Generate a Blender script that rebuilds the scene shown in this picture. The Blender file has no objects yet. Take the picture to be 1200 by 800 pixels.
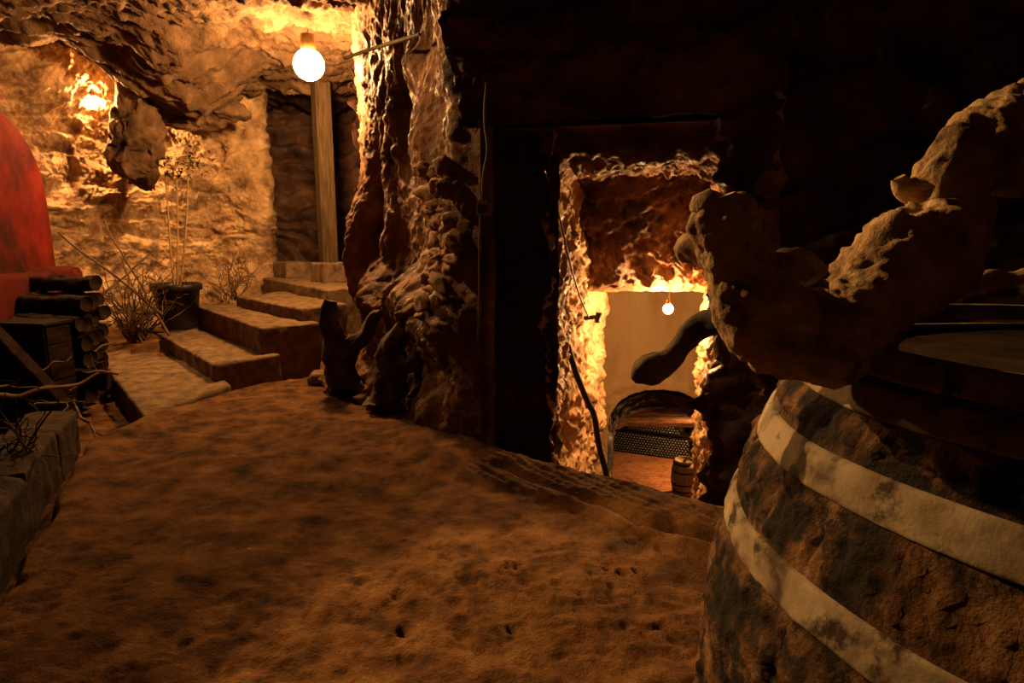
import bpy, bmesh, math, random
import numpy as np
from mathutils import Vector, Matrix

SC = bpy.context.scene
COL = SC.collection

# ------------------------------------------------------------------ camera, world, exposure
cam = bpy.data.objects.new('camera', bpy.data.cameras.new('camera'))
COL.objects.link(cam)
cam.location = (0, 0, 1.35)
cam.rotation_euler = (math.radians(90 - 9.83), 0, 0)
cam.data.sensor_width = 36
cam.data.lens = 22.5
cam.data.clip_start = 0.02
SC.camera = cam
world = bpy.data.worlds.new('world'); SC.world = world
world.use_nodes = True
world.node_tree.nodes['Background'].inputs[0].default_value = (0, 0, 0, 1)
vs = SC.view_settings
vs.view_transform = 'Standard'; vs.look = 'None'; vs.exposure = 0.0; vs.gamma = 1; vs.use_curve_mapping = False

# bulb powers in watts (each bulb is its own emitter, built with its lamp below)
WARM = (1.0, 0.50, 0.17)
P_MAIN, P_NICHE, P_PASSAGE, P_CELLAR, P_SPOT, P_WALL_FILL = 580.0, 420.0, 270.0, 200.0, 860.0, 190.0

# ------------------------------------------------------------------ noise
_r = np.random.RandomState(7)
_perm = np.concatenate([_r.permutation(256)] * 3)
_g = _r.normal(size=(256, 3)); _g /= np.linalg.norm(_g, axis=1)[:, None]; _g = _g.astype(np.float32)

def noise(p):
    p = np.asarray(p, np.float32)
    i = np.floor(p).astype(np.int32); f = p - i; i &= 255
    u = f * f * f * (f * (f * 6 - 15) + 10)
    out = 0
    for dx in (0, 1):
        a = _perm[i[..., 0] + dx]; wx = u[..., 0] if dx else 1 - u[..., 0]
        for dy in (0, 1):
            b = _perm[a + i[..., 1] + dy]; wy = u[..., 1] if dy else 1 - u[..., 1]
            for dz in (0, 1):
                g = _g[_perm[b + i[..., 2] + dz] & 255]
                wz = u[..., 2] if dz else 1 - u[..., 2]
                d = g[..., 0] * (f[..., 0] - dx) + g[..., 1] * (f[..., 1] - dy) + g[..., 2] * (f[..., 2] - dz)
                out = out + d * wx * wy * wz
    return out * 1.6

def fbm(p, n=4, lac=2.07, gain=.5):
    s = 0; a = 1
    for k in range(n):
        s = s + a * noise(p + 13.7 * k); p = p * lac; a *= gain
    return s

def ridge(p, n=3):
    s = 0; a = 1
    for k in range(n):
        s = s + a * (1 - 2.2 * np.abs(noise(p + 31.3 * k))); p = p * 2.1; a *= .5
    return s

def sstep(a, b, x):
    t = np.clip((x - a) / (b - a), 0, 1); return t * t * (3 - 2 * t)

# ------------------------------------------------------------------ mesh helpers
def mesh_np(name, V, F, smooth=True):
    me = bpy.data.meshes.new(name)
    V = np.asarray(V, np.float32).reshape(-1, 3); F = np.asarray(F, np.int32)
    n = F.shape[1]
    me.vertices.add(len(V)); me.vertices.foreach_set('co', V.ravel())
    me.loops.add(F.size); me.loops.foreach_set('vertex_index', F.ravel())
    me.polygons.add(len(F))
    me.polygons.foreach_set('loop_start', np.arange(0, F.size, n, dtype=np.int32))
    me.polygons.foreach_set('use_smooth', np.full(len(F), smooth))
    me.update(calc_edges=True); me.validate()
    return me

def grid_faces(n, m, wrap=False):
    i = np.arange(n - 1)[:, None]; j = np.arange(m if wrap else m - 1)[None, :]
    j2 = (j + 1) % m
    return np.stack(np.broadcast_arrays(i * m + j, (i + 1) * m + j, (i + 1) * m + j2, i * m + j2), -1).reshape(-1, 4)

def link(name, me, mt=None, parent=None, label=None, cat=None, group=None, kind=None, base=True):
    o = bpy.data.objects.new(name, me); COL.objects.link(o)
    if mt is not None and len(me.materials) == 0: me.materials.append(mt)
    if parent is not None: o.parent = parent
    elif base and kind != 'structure':
        V = np.empty(len(me.vertices) * 3, np.float32); me.vertices.foreach_get('co', V); V = V.reshape(-1, 3)
        c = (V.min(0) + V.max(0)) / 2; c[2] = V[:, 2].min()
        me.vertices.foreach_set('co', (V - c).ravel()); me.update(); o.location = c.tolist()
    tag(o, label, cat, group, kind)
    return o

def tag(o, label=None, cat=None, group=None, kind=None):
    for k, v in (('label', label), ('category', cat), ('group', group), ('kind', kind)):
        if v: o[k] = v
    return o

def thing(name, loc, label, cat, group=None, rz=0):
    o = bpy.data.objects.new(name, None); COL.objects.link(o)
    o.location = loc; o.rotation_euler = (0, 0, rz); o.empty_display_size = .1
    return tag(o, label, cat, group)

def child(name, me, mt, root, kind=None, label=None):
    """mesh in world coordinates made a part of root"""
    o = link(name, me, mt, root, kind=kind, label=label)
    o.matrix_parent_inverse = wmat(root).inverted()
    return o

def wmat(o):
    m = Matrix.LocRotScale(o.location, o.rotation_euler, o.scale)
    return m if o.parent is None else wmat(o.parent) @ o.matrix_parent_inverse @ m

def bm_mesh(name, bm, smooth=False):
    me = bpy.data.meshes.new(name); bm.to_mesh(me); bm.free()
    if smooth: me.polygons.foreach_set('use_smooth', [True] * len(me.polygons))
    return me

def chaikin(p, n=2):
    p = np.asarray(p, float)
    for _ in range(n):
        q = np.empty((2 * len(p) - 2,) + p.shape[1:]); q[0::2] = .75 * p[:-1] + .25 * p[1:]; q[1::2] = .25 * p[:-1] + .75 * p[1:]
        p = np.concatenate([p[:1], q, p[-1:]])
    return p

def resample(p, ds):
    p = np.asarray(p, float)
    s = np.concatenate([[0], np.cumsum(np.linalg.norm(np.diff(p[:, :3], axis=0), axis=1))])
    n = max(2, int(s[-1] / ds) + 1); t = np.linspace(0, s[-1], n)
    return np.stack([np.interp(t, s, p[:, k]) for k in range(p.shape[1])], 1), t

def wall_grid(path, z0, z1, ds, dz, disp, zwarp=.03, rounds=2):
    p, s = resample(chaikin(path, rounds), ds)
    t = np.gradient(p, axis=0); t /= np.linalg.norm(t, axis=1)[:, None]
    for _ in range(int(.12 / ds)): t[1:-1] = (t[:-2] + t[1:-1] + t[2:]) / 3
    nrm = np.stack([t[:, 1], -t[:, 0]], 1)
    z = np.linspace(z0, z1, int((z1 - z0) / dz) + 1)
    B = np.empty((len(p), len(z), 3)); B[..., :2] = p[:, None]; B[..., 2] = z
    S = np.broadcast_to(s[:, None], B.shape[:2]); Z = B[..., 2]
    d = disp(B, S, Z)
    P = B.copy(); P[..., :2] += nrm[:, None] * d[..., None]
    if zwarp: P[..., 2] += zwarp * fbm(B * 3.1 + 50, 2)
    return P, s, z, nrm

def tube_mesh(name, pts, rad, segs=8, ds=None, nz=0, nf=6., twist=0, caps=True, rounds=2, off=0., wfun=None):
    q = np.concatenate([np.asarray(pts, float), np.asarray(rad, float).reshape(-1, 1) * np.ones((len(pts), 1))], 1)
    if rounds: q = chaikin(q, rounds)
    if ds: q, s = resample(q, ds)
    else: s = np.concatenate([[0], np.cumsum(np.linalg.norm(np.diff(q[:, :3], axis=0), axis=1))])
    c = q[:, :3]; r = q[:, 3]
    t = np.gradient(c, axis=0); t /= np.linalg.norm(t, axis=1)[:, None] + 1e-9
    u = np.cross(t[0], [0.3, .2, 1.]); u /= np.linalg.norm(u); U = []
    for k in range(len(c)):
        u = u - t[k] * (u @ t[k]); u /= np.linalg.norm(u); U.append(u)
    U = np.array(U); W = np.cross(t, U)
    a = np.linspace(0, 2 * np.pi, segs, endpoint=False)
    D = U[:, None] * np.cos(a)[None, :, None] + W[:, None] * np.sin(a)[None, :, None]
    R = np.broadcast_to(r[:, None], (len(c), segs)).copy()
    P0 = c[:, None] + D * R[..., None]
    if nz:
        R = R * (1 + nz * fbm(P0 * nf + off, 4))
    if wfun is not None: R = R + wfun(P0, s, a, r)
    P = c[:, None] + D * R[..., None]
    V = P.reshape(-1, 3); F = grid_faces(len(c), segs, True)
    if caps:
        V = np.concatenate([V, [c[0]], [c[-1]]]); k = len(c) * segs; j = np.arange(segs); j2 = (j + 1) % segs; b = (len(c) - 1) * segs
        F = np.concatenate([F, np.stack([j2, j, np.full(segs, k), np.full(segs, k)], 1), np.stack([b + j, b + j2, np.full(segs, k + 1), np.full(segs, k + 1)], 1)])
        me = bpy.data.meshes.new(name)
        me.from_pydata(V.tolist(), [], [f[:3].tolist() if f[2] == f[3] else f.tolist() for f in F]); me.update()
        me.polygons.foreach_set('use_smooth', [True] * len(me.polygons))
        return me
    return mesh_np(name, V, F)

def join_meshes(name, meshes):
    bm = bmesh.new()
    for m in meshes:
        bm.from_mesh(m); bpy.data.meshes.remove(m)
    return bm_mesh(name, bm, True)

def slab_mesh(name, quad, z0, z1, res=.03, rough=.012, bev=.02, seed=0):
    """worn stone block over a plan quad (4 points ccw), top z1"""
    q = np.array(quad, float)
    bm = bmesh.new()
    vb = [bm.verts.new((x, y, z0)) for x, y in q]; vt = [bm.verts.new((x, y, z1)) for x, y in q]
    bm.faces.new(vb[::-1]); bm.faces.new(vt)
    for k in range(4): bm.faces.new((vb[k], vb[(k + 1) % 4], vt[(k + 1) % 4], vt[k]))
    bmesh.ops.recalc_face_normals(bm, faces=bm.faces)
    bmesh.ops.bevel(bm, geom=bm.edges[:], offset=bev, segments=3, affect='EDGES', profile=.6)
    for _ in range(7):
        long = [e for e in bm.edges if e.calc_length() > res * 1.6]
        if not long: break
        bmesh.ops.subdivide_edges(bm, edges=long, cuts=1, use_grid_fill=True)
    bmesh.ops.triangulate(bm, faces=[f for f in bm.faces if len(f.verts) > 4])
    bm.normal_update()
    co = np.array([v.co for v in bm.verts]); no = np.array([v.normal for v in bm.verts])
    d = rough * (fbm(co * 6 + seed, 4) + .7 * fbm(co * 1.7 + seed, 2))
    co = co + no * d[:, None]
    for v, c in zip(bm.verts, co): v.co = c
    return bm_mesh(name, bm, True)

def stone_mesh(name, seed, ang=.25, sub=2):
    bm = bmesh.new(); bmesh.ops.create_icosphere(bm, subdivisions=sub, radius=1)
    co = np.array([v.co for v in bm.verts])
    rr = np.random.RandomState(seed); pl = rr.normal(size=(9, 3)); pl /= np.linalg.norm(pl, axis=1)[:, None]
    h = rr.uniform(.6, .85, 9)
    for n, k in zip(pl, h):
        d = co @ n; co = co - np.outer(np.maximum(d - k, 0), n) * .9
    co *= (1 + ang * fbm(co * 1.3 + seed * 3.1, 3))[:, None]
    for v, c in zip(bm.verts, co): v.co = c
    return bm_mesh(name, bm, True)

def lathe(name, prof, segs=32, loc=(0, 0, 0)):
    a = np.linspace(0, 2 * np.pi, segs, endpoint=False); prof = np.array(prof, float)
    P = np.stack([prof[:, :1] * np.cos(a), prof[:, :1] * np.sin(a), np.broadcast_to(prof[:, 1:2], (len(prof), segs))], -1) + np.array(loc)
    return mesh_np(name, P.reshape(-1, 3), grid_faces(len(prof), segs, True)[:, ::-1])

def box_mesh(name, size, loc=(0, 0, 0), bev=.006, rot=None):
    bm = bmesh.new(); bmesh.ops.create_cube(bm, size=1)
    bmesh.ops.scale(bm, vec=size, verts=bm.verts)
    if bev: bmesh.ops.bevel(bm, geom=bm.edges[:], offset=bev, segments=2, affect='EDGES')
    if rot is not None: bmesh.ops.transform(bm, matrix=rot.to_4x4(), verts=bm.verts)
    bmesh.ops.translate(bm, vec=loc, verts=bm.verts)
    return bm_mesh(name, bm)

# ------------------------------------------------------------------ materials
def mat(name, cols, scale=4., rough=.9, bump=.3, bscale=40., bdist=.01, spec=.25, detail=8., stops=None, stretch=None, patch=None, metal=0., sparkle=0.):
    m = bpy.data.materials.new(name); m.use_nodes = True
    nt = m.node_tree; N = nt.nodes; L = nt.links; N.clear()
    out = N.new('ShaderNodeOutputMaterial'); b = N.new('ShaderNodeBsdfPrincipled'); L.new(b.outputs[0], out.inputs[0])
    tc = N.new('ShaderNodeTexCoord'); src = tc.outputs['Object']
    if stretch:
        mp = N.new('ShaderNodeMapping'); mp.inputs['Scale'].default_value = stretch; L.new(src, mp.inputs[0]); src = mp.outputs[0]
    n1 = N.new('ShaderNodeTexNoise'); n1.inputs['Scale'].default_value = scale; n1.inputs['Detail'].default_value = detail; n1.inputs['Roughness'].default_value = .62
    L.new(src, n1.inputs['Vector'])
    cr = N.new('ShaderNodeValToRGB'); e = cr.color_ramp.elements
    k = len(cols); stops = stops or [.32 + .36 * i / (k - 1) for i in range(k)]
    while len(e) < k: e.new(.5)
    for i, c in enumerate(cols): e[i].position = stops[i]; e[i].color = (*c, 1)
    L.new(n1.outputs['Fac'], cr.inputs[0]); colr = cr.outputs[0]
    if patch:
        pc, ps, lo, hi = patch
        n3 = N.new('ShaderNodeTexNoise'); n3.inputs['Scale'].default_value = ps; n3.inputs['Detail'].default_value = 7; n3.inputs['Roughness'].default_value = .65
        L.new(src, n3.inputs['Vector'])
        mr = N.new('ShaderNodeMapRange'); mr.inputs['From Min'].default_value = lo; mr.inputs['From Max'].default_value = hi; L.new(n3.outputs['Fac'], mr.inputs['Value'])
        mx = N.new('ShaderNodeMix'); mx.data_type = 'RGBA'; L.new(mr.outputs[0], mx.inputs['Factor']); L.new(colr, mx.inputs['A']); mx.inputs['B'].default_value = (*pc, 1)
        colr = mx.outputs['Result']
    L.new(colr, b.inputs['Base Color'])
    b.inputs['Roughness'].default_value = rough; b.inputs['Specular IOR Level'].default_value = spec; b.inputs['Metallic'].default_value = metal
    if sparkle:
        n4 = N.new('ShaderNodeTexNoise'); n4.inputs['Scale'].default_value = 9; n4.inputs['Detail'].default_value = 6; L.new(src, n4.inputs['Vector'])
        mr = N.new('ShaderNodeMapRange'); mr.inputs['From Min'].default_value = .45; mr.inputs['From Max'].default_value = .62; mr.inputs['To Min'].default_value = rough; mr.inputs['To Max'].default_value = sparkle
        L.new(n4.outputs['Fac'], mr.inputs['Value']); L.new(mr.outputs[0], b.inputs['Roughness'])
    if bump:
        n2 = N.new('ShaderNodeTexNoise'); n2.inputs['Scale'].default_value = bscale; n2.inputs['Detail'].default_value = 6; n2.inputs['Roughness'].default_value = .65
        L.new(src, n2.inputs['Vector'])
        bp = N.new('ShaderNodeBump'); bp.inputs['Strength'].default_value = bump; bp.inputs['Distance'].default_value = bdist
        L.new(n2.outputs['Fac'], bp.inputs['Height']); L.new(bp.outputs[0], b.inputs['Normal'])
    return m

def glow(name, watts, radius, col=WARM):
    m = bpy.data.materials.new(name); m.use_nodes = True
    nt = m.node_tree; nt.nodes.clear()
    out = nt.nodes.new('ShaderNodeOutputMaterial'); e = nt.nodes.new('ShaderNodeEmission')
    e.inputs[0].default_value = (*col, 1); e.inputs[1].default_value = watts / (math.pi * 4 * math.pi * radius ** 2)
    nt.links.new(e.outputs[0], out.inputs[0]); return m

M_RECESS_SHADE = mat('shaded_recess_plaster', [(.012, .007, .005), (.04, .02, .012), (.07, .036, .02)], 2.4, .9, .5, 30, .015)  # shade of the doorway recess put into the plaster colour
M_PASS = mat('passage_rock', [(.10, .055, .028), (.34, .21, .11), (.52, .36, .20)], 3.2, .85, .6, 26, .02, sparkle=.45, patch=((.10, .06, .03), 2.6, .5, .66))
M_ROCK = mat('ochre_rock', [(.16, .09, .045), (.48, .31, .16), (.66, .49, .29)], 4.2, .88, .9, 34, .03, sparkle=.55, patch=((.12, .07, .04), 1.6, .52, .68))
M_RED = mat('reddish_rock', [(.05, .023, .011), (.18, .085, .038), (.32, .18, .085)], 3.4, .85, .9, 36, .025, sparkle=.4, patch=((.07, .04, .025), 1.9, .5, .66))
M_DARK = mat('dark_rock', [(.02, .011, .008), (.075, .036, .022), (.16, .08, .045)], 2.4, .8, .6, 26, .02, sparkle=.35)  # dark mottled tone for recess, lintel, right, rear and cellar walls
M_CEIL = mat('ceiling_rock', [(.035, .019, .009), (.11, .062, .029), (.22, .138, .073)], 3.5, .9, .9, 34, .025, patch=((.10, .055, .03), 1.2, .5, .7))
M_FLOOR = mat('packed_earth', [(.036, .0155, .005), (.150, .068, .022), (.25, .130, .048)], 5.0, .95, 1., 90, .016, spec=.12, patch=((.05, .024, .011), 5.5, .52, .7))
M_STEP = mat('worn_step_stone', [(.07, .043, .022), (.165, .107, .056), (.24, .165, .093)], 9, .92, .9, 80, .010, spec=.15)
M_PLASTER = mat('yellow_plaster', [(.50, .31, .14), (.64, .43, .22), (.70, .52, .30)], 1.8, .85, .25, 30, .01, stretch=(1, 1, .35))
M_REDWALL = mat('red_paint', [(.08, .008, .006), (.17, .015, .010), (.22, .024, .015)], 2.2, .95, .25, 30, .006, spec=.05, patch=((.035, .012, .008), .9, .44, .62))
M_REDTRIM = mat('dark_red_paint', [(.03, .006, .004), (.07, .009, .006), (.10, .014, .009)], 2.2, .95, .25, 30, .006, spec=.05)  # darker red tone for the plinth
M_KERB = mat('dark_kerb_stone', [(.012, .007, .004), (.04, .024, .012), (.08, .048, .025)], 9, .95, .9, 60, .012)
M_WOODDARK = mat('dark_wood', [(.006, .004, .003), (.02, .011, .006), (.036, .021, .011)], 6, .95, .5, 30, .006, spec=.06, stretch=(1, 1, 4))
M_POST = mat('old_post_wood', [(.03, .018, .008), (.07, .042, .018), (.10, .065, .03)], 8, .8, .5, 30, .006, stretch=(4, 4, .4))
M_POT = mat('black_plastic', [(.008, .007, .006), (.02, .017, .014)], 6, .45, .15, 60, .002, spec=.4)
M_SOIL = mat('dry_soil', [(.02, .012, .006), (.09, .05, .025)], 30, .95, .6, 60, .01)
M_CANE = mat('dry_cane', [(.22, .13, .05), (.42, .28, .12)], 20, .6, .2, 60, .002)
M_LEAF = mat('dark_leaf', [(.02, .016, .006), (.06, .045, .018)], 12, .6, .2, 60, .002)
M_TWIG = mat('dry_twig', [(.06, .035, .018), (.20, .125, .065)], 14, .85, .4, 80, .003)
M_STAVE = mat('mouldy_stave_wood', [(.012, .008, .005), (.06, .028, .011), (.15, .072, .026), (.26, .16, .08)], 9, .92, 1., 60, .010, stops=[.36, .46, .56, .70], patch=((.010, .007, .005), 8, .46, .56))
M_HOOP = mat('flaking_hoop_metal', [(.05, .03, .018), (.20, .15, .09), (.33, .265, .17)], 7, .8, .5, 60, .004, stops=[.34, .44, .6], patch=((.03, .018, .01), 10, .53, .62))
M_VINE = mat('old_vine_wood', [(.10, .055, .025), (.42, .27, .13), (.64, .47, .26)], 9, .8, 1., 70, .010, patch=((.07, .04, .02), 13, .56, .7))
M_BARK = mat('dark_bark', [(.02, .012, .007), (.07, .043, .022), (.14, .09, .048)], 9, .85, .8, 50, .008)
M_IRON = mat('black_iron', [(.010, .008, .006), (.035, .022, .014)], 10, .5, .3, 60, .003, metal=.3)
M_CABLE = mat('dusty_cable', [(.10, .075, .05), (.26, .2, .13)], 10, .6, .2, 60, .002)
M_BOX = mat('painted_metal_box', [(.10, .06, .035), (.22, .15, .09)], 14, .55, .3, 60, .002)
M_TILE = mat('terracotta_tile', [(.26, .10, .035), (.40, .18, .07), (.48, .25, .11)], 4, .75, .3, 50, .003)
M_MORTAR = mat('pale_mortar', [(.25, .15, .08), (.36, .24, .13)], 6, .95, .3, 50, .003)
M_CASK = mat('small_cask_wood', [(.14, .08, .03), (.30, .19, .08)], 6, .7, .4, 40, .004, stretch=(4, 4, .6))
M_STONE = mat('rubble_stone', [(.08, .04, .02), (.22, .12, .058), (.32, .20, .105)], 5, .9, .6, 40, .012)
gm = bpy.data.materials.new('dark_bottle_glass'); gm.use_nodes = True
gb = gm.node_tree.nodes['Principled BSDF']; gb.inputs['Base Color'].default_value = (.012, .016, .016, 1); gb.inputs['Roughness'].default_value = .12; gb.inputs['Specular IOR Level'].default_value = .8
M_BRASS = mat('brass_socket', [(.12, .08, .03), (.25, .17, .07)], 10, .4, .1, 60, .002, metal=.8)

# ------------------------------------------------------------------ rock relief
def rock_disp(B, amp=.2, f=1.1, strata=0., crust=.05, off=0.):
    W = B + .25 * np.stack([noise(B * 1.3 + 5 + off), noise(B * 1.3 + 17 + off), noise(B * 1.3 + 29 + off)], -1)
    d = amp * fbm(W * f + off, 3) + amp * .35 * ridge(W * f * 2.3 + 9 + off, 3)
    d = d + crust * (fbm(W * 7 + off, 3) - 1.3 * np.maximum(0, noise(W * 5.3 + 40 + off) - .12)) + crust * .4 * ridge(W * 17 + off, 2)
    if strata:
        z = W[..., 2] + .35 * noise(W * np.array([.7, .7, .4]) + off)
        k = z * 4.2; fr = k - np.floor(k)
        d = d + strata * (sstep(0, .75, fr) - sstep(.85, 1, fr))
    return d

def bump_at(S, Z, s0, z0, ws, wz, a):
    return a * np.exp(-((S - s0) / ws) ** 2 - ((Z - z0) / wz) ** 2)

# ------------------------------------------------------------------ FLOOR
def seg_side(x, y, pts):
    """signed distance to a polyline in plan (positive on its left)"""
    best = np.full(x.shape, 1e9); sgn = np.ones(x.shape)
    for (x0, y0), (x1, y1) in zip(pts[:-1], pts[1:]):
        dx, dy = x1 - x0, y1 - y0; l2 = dx * dx + dy * dy
        t = np.clip(((x - x0) * dx + (y - y0) * dy) / l2, 0, 1)
        d = np.hypot(x - x0 - t * dx, y - y0 - t * dy); c = dx * (y - y0) - dy * (x - x0)
        m = d < best - 1e-9; best = np.where(m, d, best); sgn = np.where(m, np.sign(c), sgn)
    return best * sgn

EDGE = [(-.6, 4.6), (-.14, 3.98), (0, 3.79), (.2, 3.63), (.57, 3.38), (.98, 2.95), (1.5, 2.62), (3.5, 2.2)]   # threshold over the stairs
LIP = [(-1.3, -3), (-1.62, 1.5), (-2.05, 2.6), (-2.55, 3.6), (-2.72, 3.98), (-2.62, 4.7), (-2.37, 5.5), (-1.9, 5.75), (-1.3, 6.3)]
GROOVE = [(-.10, 3.58), (.25, 3.18), (.46, 2.98), (.60, 2.78), (.90, 2.60)]
PITS = [((-0.176, 2.335, 0.000), .05, .03), ((0.000, 2.407, 0.000), .032, .035), ((0.035, 2.427, 0.000), .028, .03), ((0.040, 2.285, 0.000), .03, .022), ((0.433, 2.341, -0.000), .022, .04), ((0.497, 2.374, 0.000), .017, .04),
        ((0.639, 2.548, 0.000), .03, .02), ((-0.571, 2.249, 0.000), .05, .022), ((-0.419, 2.220, 0.000), .045, .02), ((-0.177, 2.009, 0.000), .05, .02), ((-0.202, 2.137, 0.000), .035, .022), ((-0.368, 2.009, 0.000), .04, .02), ((0.185, 2.585, 0.000), .015, .02), ((0.000, 2.009, 0.000), .02, .025)]

def floor_z(x, y, fine=True):
    P = np.stack([x, y, np.zeros_like(x)], -1)
    z = .045 * fbm(P * .8, 2) + .012 * fbm(P * 3.3, 3)
    if fine:
        rgh = .35 + .65 * sstep(-.25, .35, noise(P * 1.1 + 3)) + .9 * sstep(3.2, 1.9, y)
        z = z + .006 * rgh * fbm(P * 9, 4) + .0018 * fbm(P * 41, 2) * rgh
        z = z - .022 * np.maximum(0, noise(P * 6.3 + 60 + .4 * noise(P * 15)[..., None]) - .26) * rgh - .016 * np.maximum(0, noise(P * 14.3 + 80) - .25) * rgh
        for (px, py, _), r, d in PITS:
            q = np.hypot((x - px), (y - py) * .8 + .3 * (x - px)) / r + .35 * noise(P * 30 + px * 9)
            z = z - .62 * d * sstep(1.3, .3, q) + d * .12 * np.exp(-((q - 1.3) / .3) ** 2)
        e = seg_side(x, y, EDGE); g = np.abs(seg_side(x, y, GROOVE))
        a = P[..., 0] * .82 + P[..., 1] * .57
        chis = sstep(-.52, -.38, e) * sstep(.03, -.02, e)
        rows = np.sin((P[..., 0] * .82 - P[..., 1] * -.57) * 2 * np.pi / .055 + 2.5 * noise(P * 4))
        z = z + chis * (.022 + .0025 * rows + .0035 * fbm(P * np.array([14., 34., 1.]), 3))
        z = z - .035 * np.exp(-(g / .035) ** 2) * (.55 + .9 * sstep(.3, .8, x)) * (1 + .6 * noise(P * 5))
    e = seg_side(x, y, EDGE)
    z = z - .03 * np.exp(-((e) / .05) ** 2) - 1.1 * sstep(-.01, .30, e) - .9 * np.maximum(0, e)
    l = seg_side(x, y, LIP) + .05 * noise(P * 2.5)
    back = np.where(y < 4.4, -.12, -.25)
    zb = -.22 + .30 * sstep(5.8, 7.6, y) + .10 * fbm(P * 1.5 + 7, 3) * sstep(5.5, 7, y) + .012 * fbm(P * 8, 3)
    w = sstep(.0, .10, l) * sstep(-1.0, -1.5, x)
    z = z * (1 - w) + zb * w + .02 * np.exp(-((l + .08) / .09) ** 2) * sstep(-1.0, -1.5, x)
    return z

def axis(*segs):
    a = []
    for lo, hi, st in segs: a.append(np.arange(lo, hi, st))
    return np.concatenate(a + [[segs[-1][1]]])
gx = axis((-8, -5, .2), (-5, -3.2, .03), (-3.2, -2.2, .015), (-2.2, 1.25, .0095), (1.25, 3.6, .12))
gy = axis((-2.6, .9, .2), (.9, 3.2, .0095), (3.2, 5.6, .013), (5.6, 8, .03), (8, 11.6, .08))
X, Y = np.meshgrid(gx, gy, indexing='ij')
Zf = floor_z(X, Y)
link('floor', mesh_np('floor', np.stack([X, Y, Zf], -1).reshape(-1, 3), grid_faces(len(gx), len(gy))[:, ::-1]), M_FLOOR, kind='structure')
def fz(x, y): return float(floor_z(np.array([x]), np.array([y]), False)[0])

# ------------------------------------------------------------------ CEILING
cx_ = axis((-8, -5.6, .15), (-5.6, .2, .022), (.2, 4.2, .1)); cy_ = axis((-2.8, 4.4, .15), (4.4, 9.8, .022), (9.8, 12, .12))
X, Y = np.meshgrid(cx_, cy_, indexing='ij')
P = np.stack([X, Y, 0 * X], -1)
Q = P @ np.array([[.9, -.35, 0], [.35, .9, 0], [0, 0, 1]])
Wp = Q + .3 * np.stack([noise(P * .9 + 4), noise(P * .9 + 14), 0 * X], -1)
k = Wp[..., 1] * 1.25 + .25 * fbm(P * 1.2, 3); fr = k - np.floor(k)
led = sstep(0, .8, fr) - sstep(.86, 1, fr)
Zc = 3.55 - .10 * led - .13 * fbm(Wp * 1.1 + 3, 3) - .07 * ridge(Wp * np.array([1.2, 4.5, 1]), 3) - .035 * fbm(P * 8, 4) - .015 * ridge(P * 19, 2)
Zc = Zc + .08 * np.exp(-((X + 2.04) ** 2 + (Y - 6.8) ** 2) / .5) - .16 * sstep(7.6, 9.2, Y) - (.58 * sstep(6.9, 8.15 + .25 * noise(P * 1.1)[...], Y) * sstep(8.55, 8.3, Y + .25 * noise(P * 1.7) + .08 * noise(P * 6))) * sstep(-3.0, -3.8, X + .2 * noise(P * 2)) * sstep(-4.95, -4.5, X)
Zc = np.where(((X + 2.04) ** 2 + (Y - 6.8) ** 2) < .25, np.maximum(Zc, 3.28), Zc)
link('ceiling', mesh_np('ceiling', np.stack([X, Y, Zc], -1).reshape(-1, 3), grid_faces(len(cx_), len(cy_))), M_CEIL, kind='structure')

# ------------------------------------------------------------------ WALLS
# back rock wall behind the plant, turning into the jamb of the upper doorway
pth = [(-6.6, 5.6), (-5.9, 7.3), (-5.2, 8.6), (-4.3, 9.35), (-3.62, 9.35), (-3.48, 9.45), (-3.75, 10.0), (-4.3, 10.4)]
def d_back(B, S, Z):
    d = rock_disp(B, .15, 1.0, .05, .034, 3.) + .016 * fbm(B * 17 + 3, 3) + .012 * ridge(B * 27, 3)
    jam = sstep(4.75, 5.1, S)
    d = d * (1 - .6 * jam)
    d = d + .28 * sstep(.9, .2, Z) * (1 - jam) + .30 * sstep(2.3, 3.0, Z) * (1 - jam)
    return d
P, s_, z_, nn = wall_grid(pth, -.4, 3.6, .013, .013, d_back)
wall_back = link('wall_back', mesh_np('wall_back', P.reshape(-1, 3), grid_faces(*P.shape[:2])), M_ROCK, kind='structure')
# overhanging lump of rock beside the niche bulb
for (c, r, nm, sd) in (((-4.601, 8.050, 2.390), (.34, .33, .60), 'rock_overhang', 3), ((-4.139, 8.600, 2.883), (.62, .4, .26), 'rock_overhang', 8)):
    me = stone_mesh(nm, sd, .35, 6)
    V = np.empty(len(me.vertices) * 3, np.float32); me.vertices.foreach_get('co', V); V = V.reshape(-1, 3)
    V = V * np.array(r); V[:, 2] -= 0; V += np.array(c); V += .06 * np.stack([fbm(V * 3.5 + i * 9, 4) + .2 * ridge(V * 6 + i * 5, 2) for i in range(3)], -1)
    me.vertices.foreach_set('co', V.astype(np.float32).ravel()); me.update()
    link(nm, me, M_CEIL, wall_back)

# recess behind the upper doorway
pth = [(-4.6, 9.6), (-4.5, 10.5), (-3.9, 10.95), (-2.4, 10.9), (-1.6, 10.2), (-1.5, 8.8), (-1.75, 7.7)]
P, *_ = wall_grid(pth, .2, 3.5, .03, .03, lambda B, S, Z: rock_disp(B, .08, 1.0, .09, .03, 7.))
link('wall_recess', mesh_np('wall_recess', P.reshape(-1, 3), grid_faces(*P.shape[:2])), M_DARK, kind='structure')

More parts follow.
